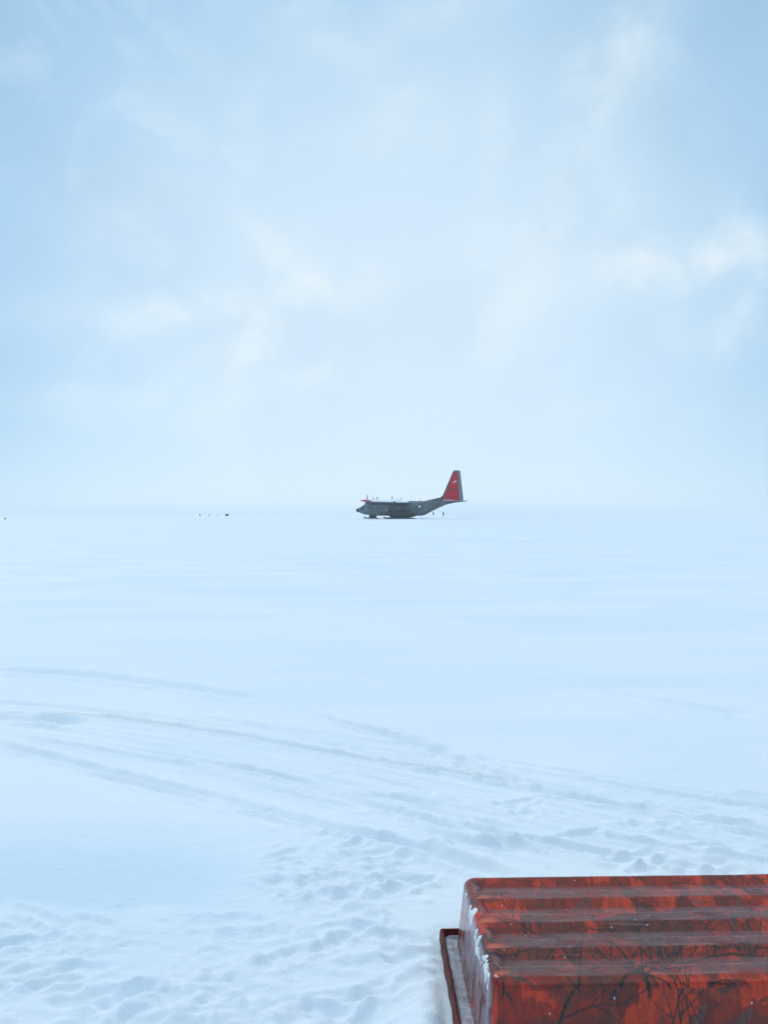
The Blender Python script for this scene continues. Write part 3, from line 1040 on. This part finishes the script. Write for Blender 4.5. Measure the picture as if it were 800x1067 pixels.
    # crest scuff line
    k = (np.exp(-((fr_ - .03) / .035) ** 2) * inn * sstep(-.02, .15, fbm(X / .12, Y / .5, 161, 3)) * .45)[..., None]
    cols = cols * (1 - k) + np.array((.33, .15, .13)) * k
    # frost rubbed over the end wall
    endw = (1 - sstep(DR - .004, DR + .012, X)) * sstep(.0, .02, D + .02)
    fr = endw * sstep(-.16, .14, fbm(Y / .035, Z / .06, 171, 5, .65) + .5 * (Z / H - .45))
    k = np.clip(fr, 0, 1)[..., None] * .62
    cols = cols * (1 - k) + np.array((.40, .37, .42)) * k
    at = me.color_attributes.new("print", 'FLOAT_COLOR', 'POINT')
    at.data.foreach_set('color', np.concatenate([cols, np.ones(cols.shape[:2] + (1,))], -1).astype(np.float32).ravel())
    bm.free()
    bm = bmesh.new()
    bm.from_mesh(me)
    dl = [f for f in bm.faces if all(v.co.z < 0.0005 for v in f.verts)]
    bmesh.ops.delete(bm, geom=dl, context='FACES')
    bm.to_mesh(me)
    bm.free()
    m = bpy.data.materials.new("printed_red_plastic")
    m.use_nodes = True
    t = NT(m.node_tree)
    o = t.n('ShaderNodeOutputMaterial')
    b = t.n('ShaderNodeBsdfPrincipled')
    t.lk(b.outputs[0], o.inputs[0])
    a_ = t.n('ShaderNodeAttribute', attribute_name="print")
    t.lk(a_.outputs['Color'], b.inputs['Base Color'])
    c = t.n('ShaderNodeTexCoord')
    nr = t.noise(c.outputs['Object'], 9, 6, .65)
    t.lk(t.ramp(nr.outputs['Fac'], [(.3, (.10,) * 3), (.7, (.26,) * 3)]), b.inputs['Roughness'])
    b.inputs['Specular IOR Level'].default_value = .50
    b.inputs['Coat Weight'].default_value = .0
    b.inputs['Coat Roughness'].default_value = .12
    mp = t.n('ShaderNodeMapping')
    mp.inputs['Scale'].default_value = (.25, 1.6, 1)
    t.lk(c.outputs['Object'], mp.inputs[0])
    nb = t.noise(mp.outputs[0], 60, 5, .6)
    bp = t.n('ShaderNodeBump')
    bp.inputs['Strength'].default_value = .25
    bp.inputs['Distance'].default_value = .003
    t.lk(nb.outputs['Fac'], bp.inputs['Height'])
    t.lk(bp.outputs[0], b.inputs['Normal'])
    hull = link("hull", me, m, root)

    # snow stuck to the near end: lifted off the same shell
    gx, gy = np.gradient(Z, xs, axis=1), np.gradient(Z, ys, axis=0)
    ln = np.sqrt(gx ** 2 + gy ** 2 + 1)
    W_ = X + (H - Z)                         # length along the plastic, from the shoulder down the wall
    edge = .020 + .018 * (1 - wave) * .5 + .050 * fbm(Y / .045, W_ / .06, 181, 5, .6)
    mask = 1 - sstep(edge - .006, edge + .006, X)
    low = sstep(H - .062, H - .046, Z + .085 * fbm(Y / .05, W_ / .05, 191, 5, .6))
    mask = mask * low * sstep(-.10, .02, fbm(Y / .06 + 3.3, W_ / .03, 201, 5, .65) - .01)
    mask *= (1 - sstep(.58, .63, Y)) * sstep(.0, .02, Y)
    th = mask * (.004 + .009 * fbm(W_ / .02, Y / .02, 211, 4, .6)) - .0015
    cx = np.where(xs < .16)[0]
    sx = np.s_[:, :cx[-1] + 1]
    me2 = grid_mesh("snow_crust", (X - gx / ln * th)[sx], (Y - gy / ln * th)[sx], (Z + th / ln)[sx])
    bm = bmesh.new()
    bm.from_mesh(me2)
    mk = (mask[sx] < .02).ravel()
    bm.verts.ensure_lookup_table()
    bmesh.ops.delete(bm, geom=[f for f in bm.faces if all(mk[v.index] for v in f.verts)], context='FACES')
    bm.to_mesh(me2)
    bm.free()
    snow_m = mat("stuck_snow", (0.80, 0.83, 0.87), .6, .3, .06, 30, .5, 120)
    link("snow_crust", me2, snow_m, root)

    # rim: trough-shaped flange running right round the hull
    def rim_pt(i, o_):
        """point i of the rim loop, o_ metres outside the hull's base"""
        r_ = .004 + max(0, o_) * .28
        kind, f = loop[i]
        if kind < 4:
            cx_ = (Lb + o_ - r_, -o_ + r_, -o_ + r_, Lb + o_ - r_)[kind]
            cy_ = (Wb + o_ * .3 - r_, Wb + o_ * .3 - r_, -o_ + r_, -o_ + r_)[kind]
            a = R(kind * 90 + 90 * f)
            return cx_ + r_ * math.cos(a), cy_ + r_ * math.sin(a)
        if kind == 4:
            return Lb * (1 - f), Wb + o_ * .3
        if kind == 5:
            return -o_, Wb * (1 - f)
        if kind == 6:
            return Lb * f, -o_
        return Lb + o_, Wb * f
    loop = []
    for k in range(4):
        loop += [(k, i / 7) for i in range(8)]
        n = int((Lb if k % 2 == 0 else Wb) / .02)
        loop += [(4 + k, (i + 2) / (n + 3)) for i in range(n)]
    cs = [(-.035, .002), (-.035, .010), (.004, .010), (.038, .010), (.041, .014), (.043, .038), (.046, .043), (.056, .043), (.059, .038), (.061, .004)]
    rings = []
    for i in range(len(loop)):
        wv = .0015 * math.sin(i * .9) + .001 * math.sin(i * .37)
        rings.append([rim_pt(i, o_ + (wv if o_ > 0 else 0)) + (z + (wv if z > .02 else 0),) for o_, z in cs])
    rings.append(rings[0])
    bm = loft(rings, True, False)
    bmesh.ops.remove_doubles(bm, verts=bm.verts, dist=1e-5)
    rim = from_bm("rim", bm, mat("rim_red_plastic", (.10, .012, .008), .5, .25, .45, 14, .3, 60, .0), root, True)
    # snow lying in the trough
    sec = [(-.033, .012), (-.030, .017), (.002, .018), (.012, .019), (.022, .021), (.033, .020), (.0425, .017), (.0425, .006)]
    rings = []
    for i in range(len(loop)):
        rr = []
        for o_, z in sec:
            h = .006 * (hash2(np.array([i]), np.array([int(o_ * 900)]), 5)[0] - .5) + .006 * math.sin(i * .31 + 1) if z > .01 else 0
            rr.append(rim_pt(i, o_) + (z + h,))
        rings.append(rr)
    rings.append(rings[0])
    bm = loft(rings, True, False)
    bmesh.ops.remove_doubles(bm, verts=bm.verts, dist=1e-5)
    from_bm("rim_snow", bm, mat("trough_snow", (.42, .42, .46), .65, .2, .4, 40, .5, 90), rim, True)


build_sled()
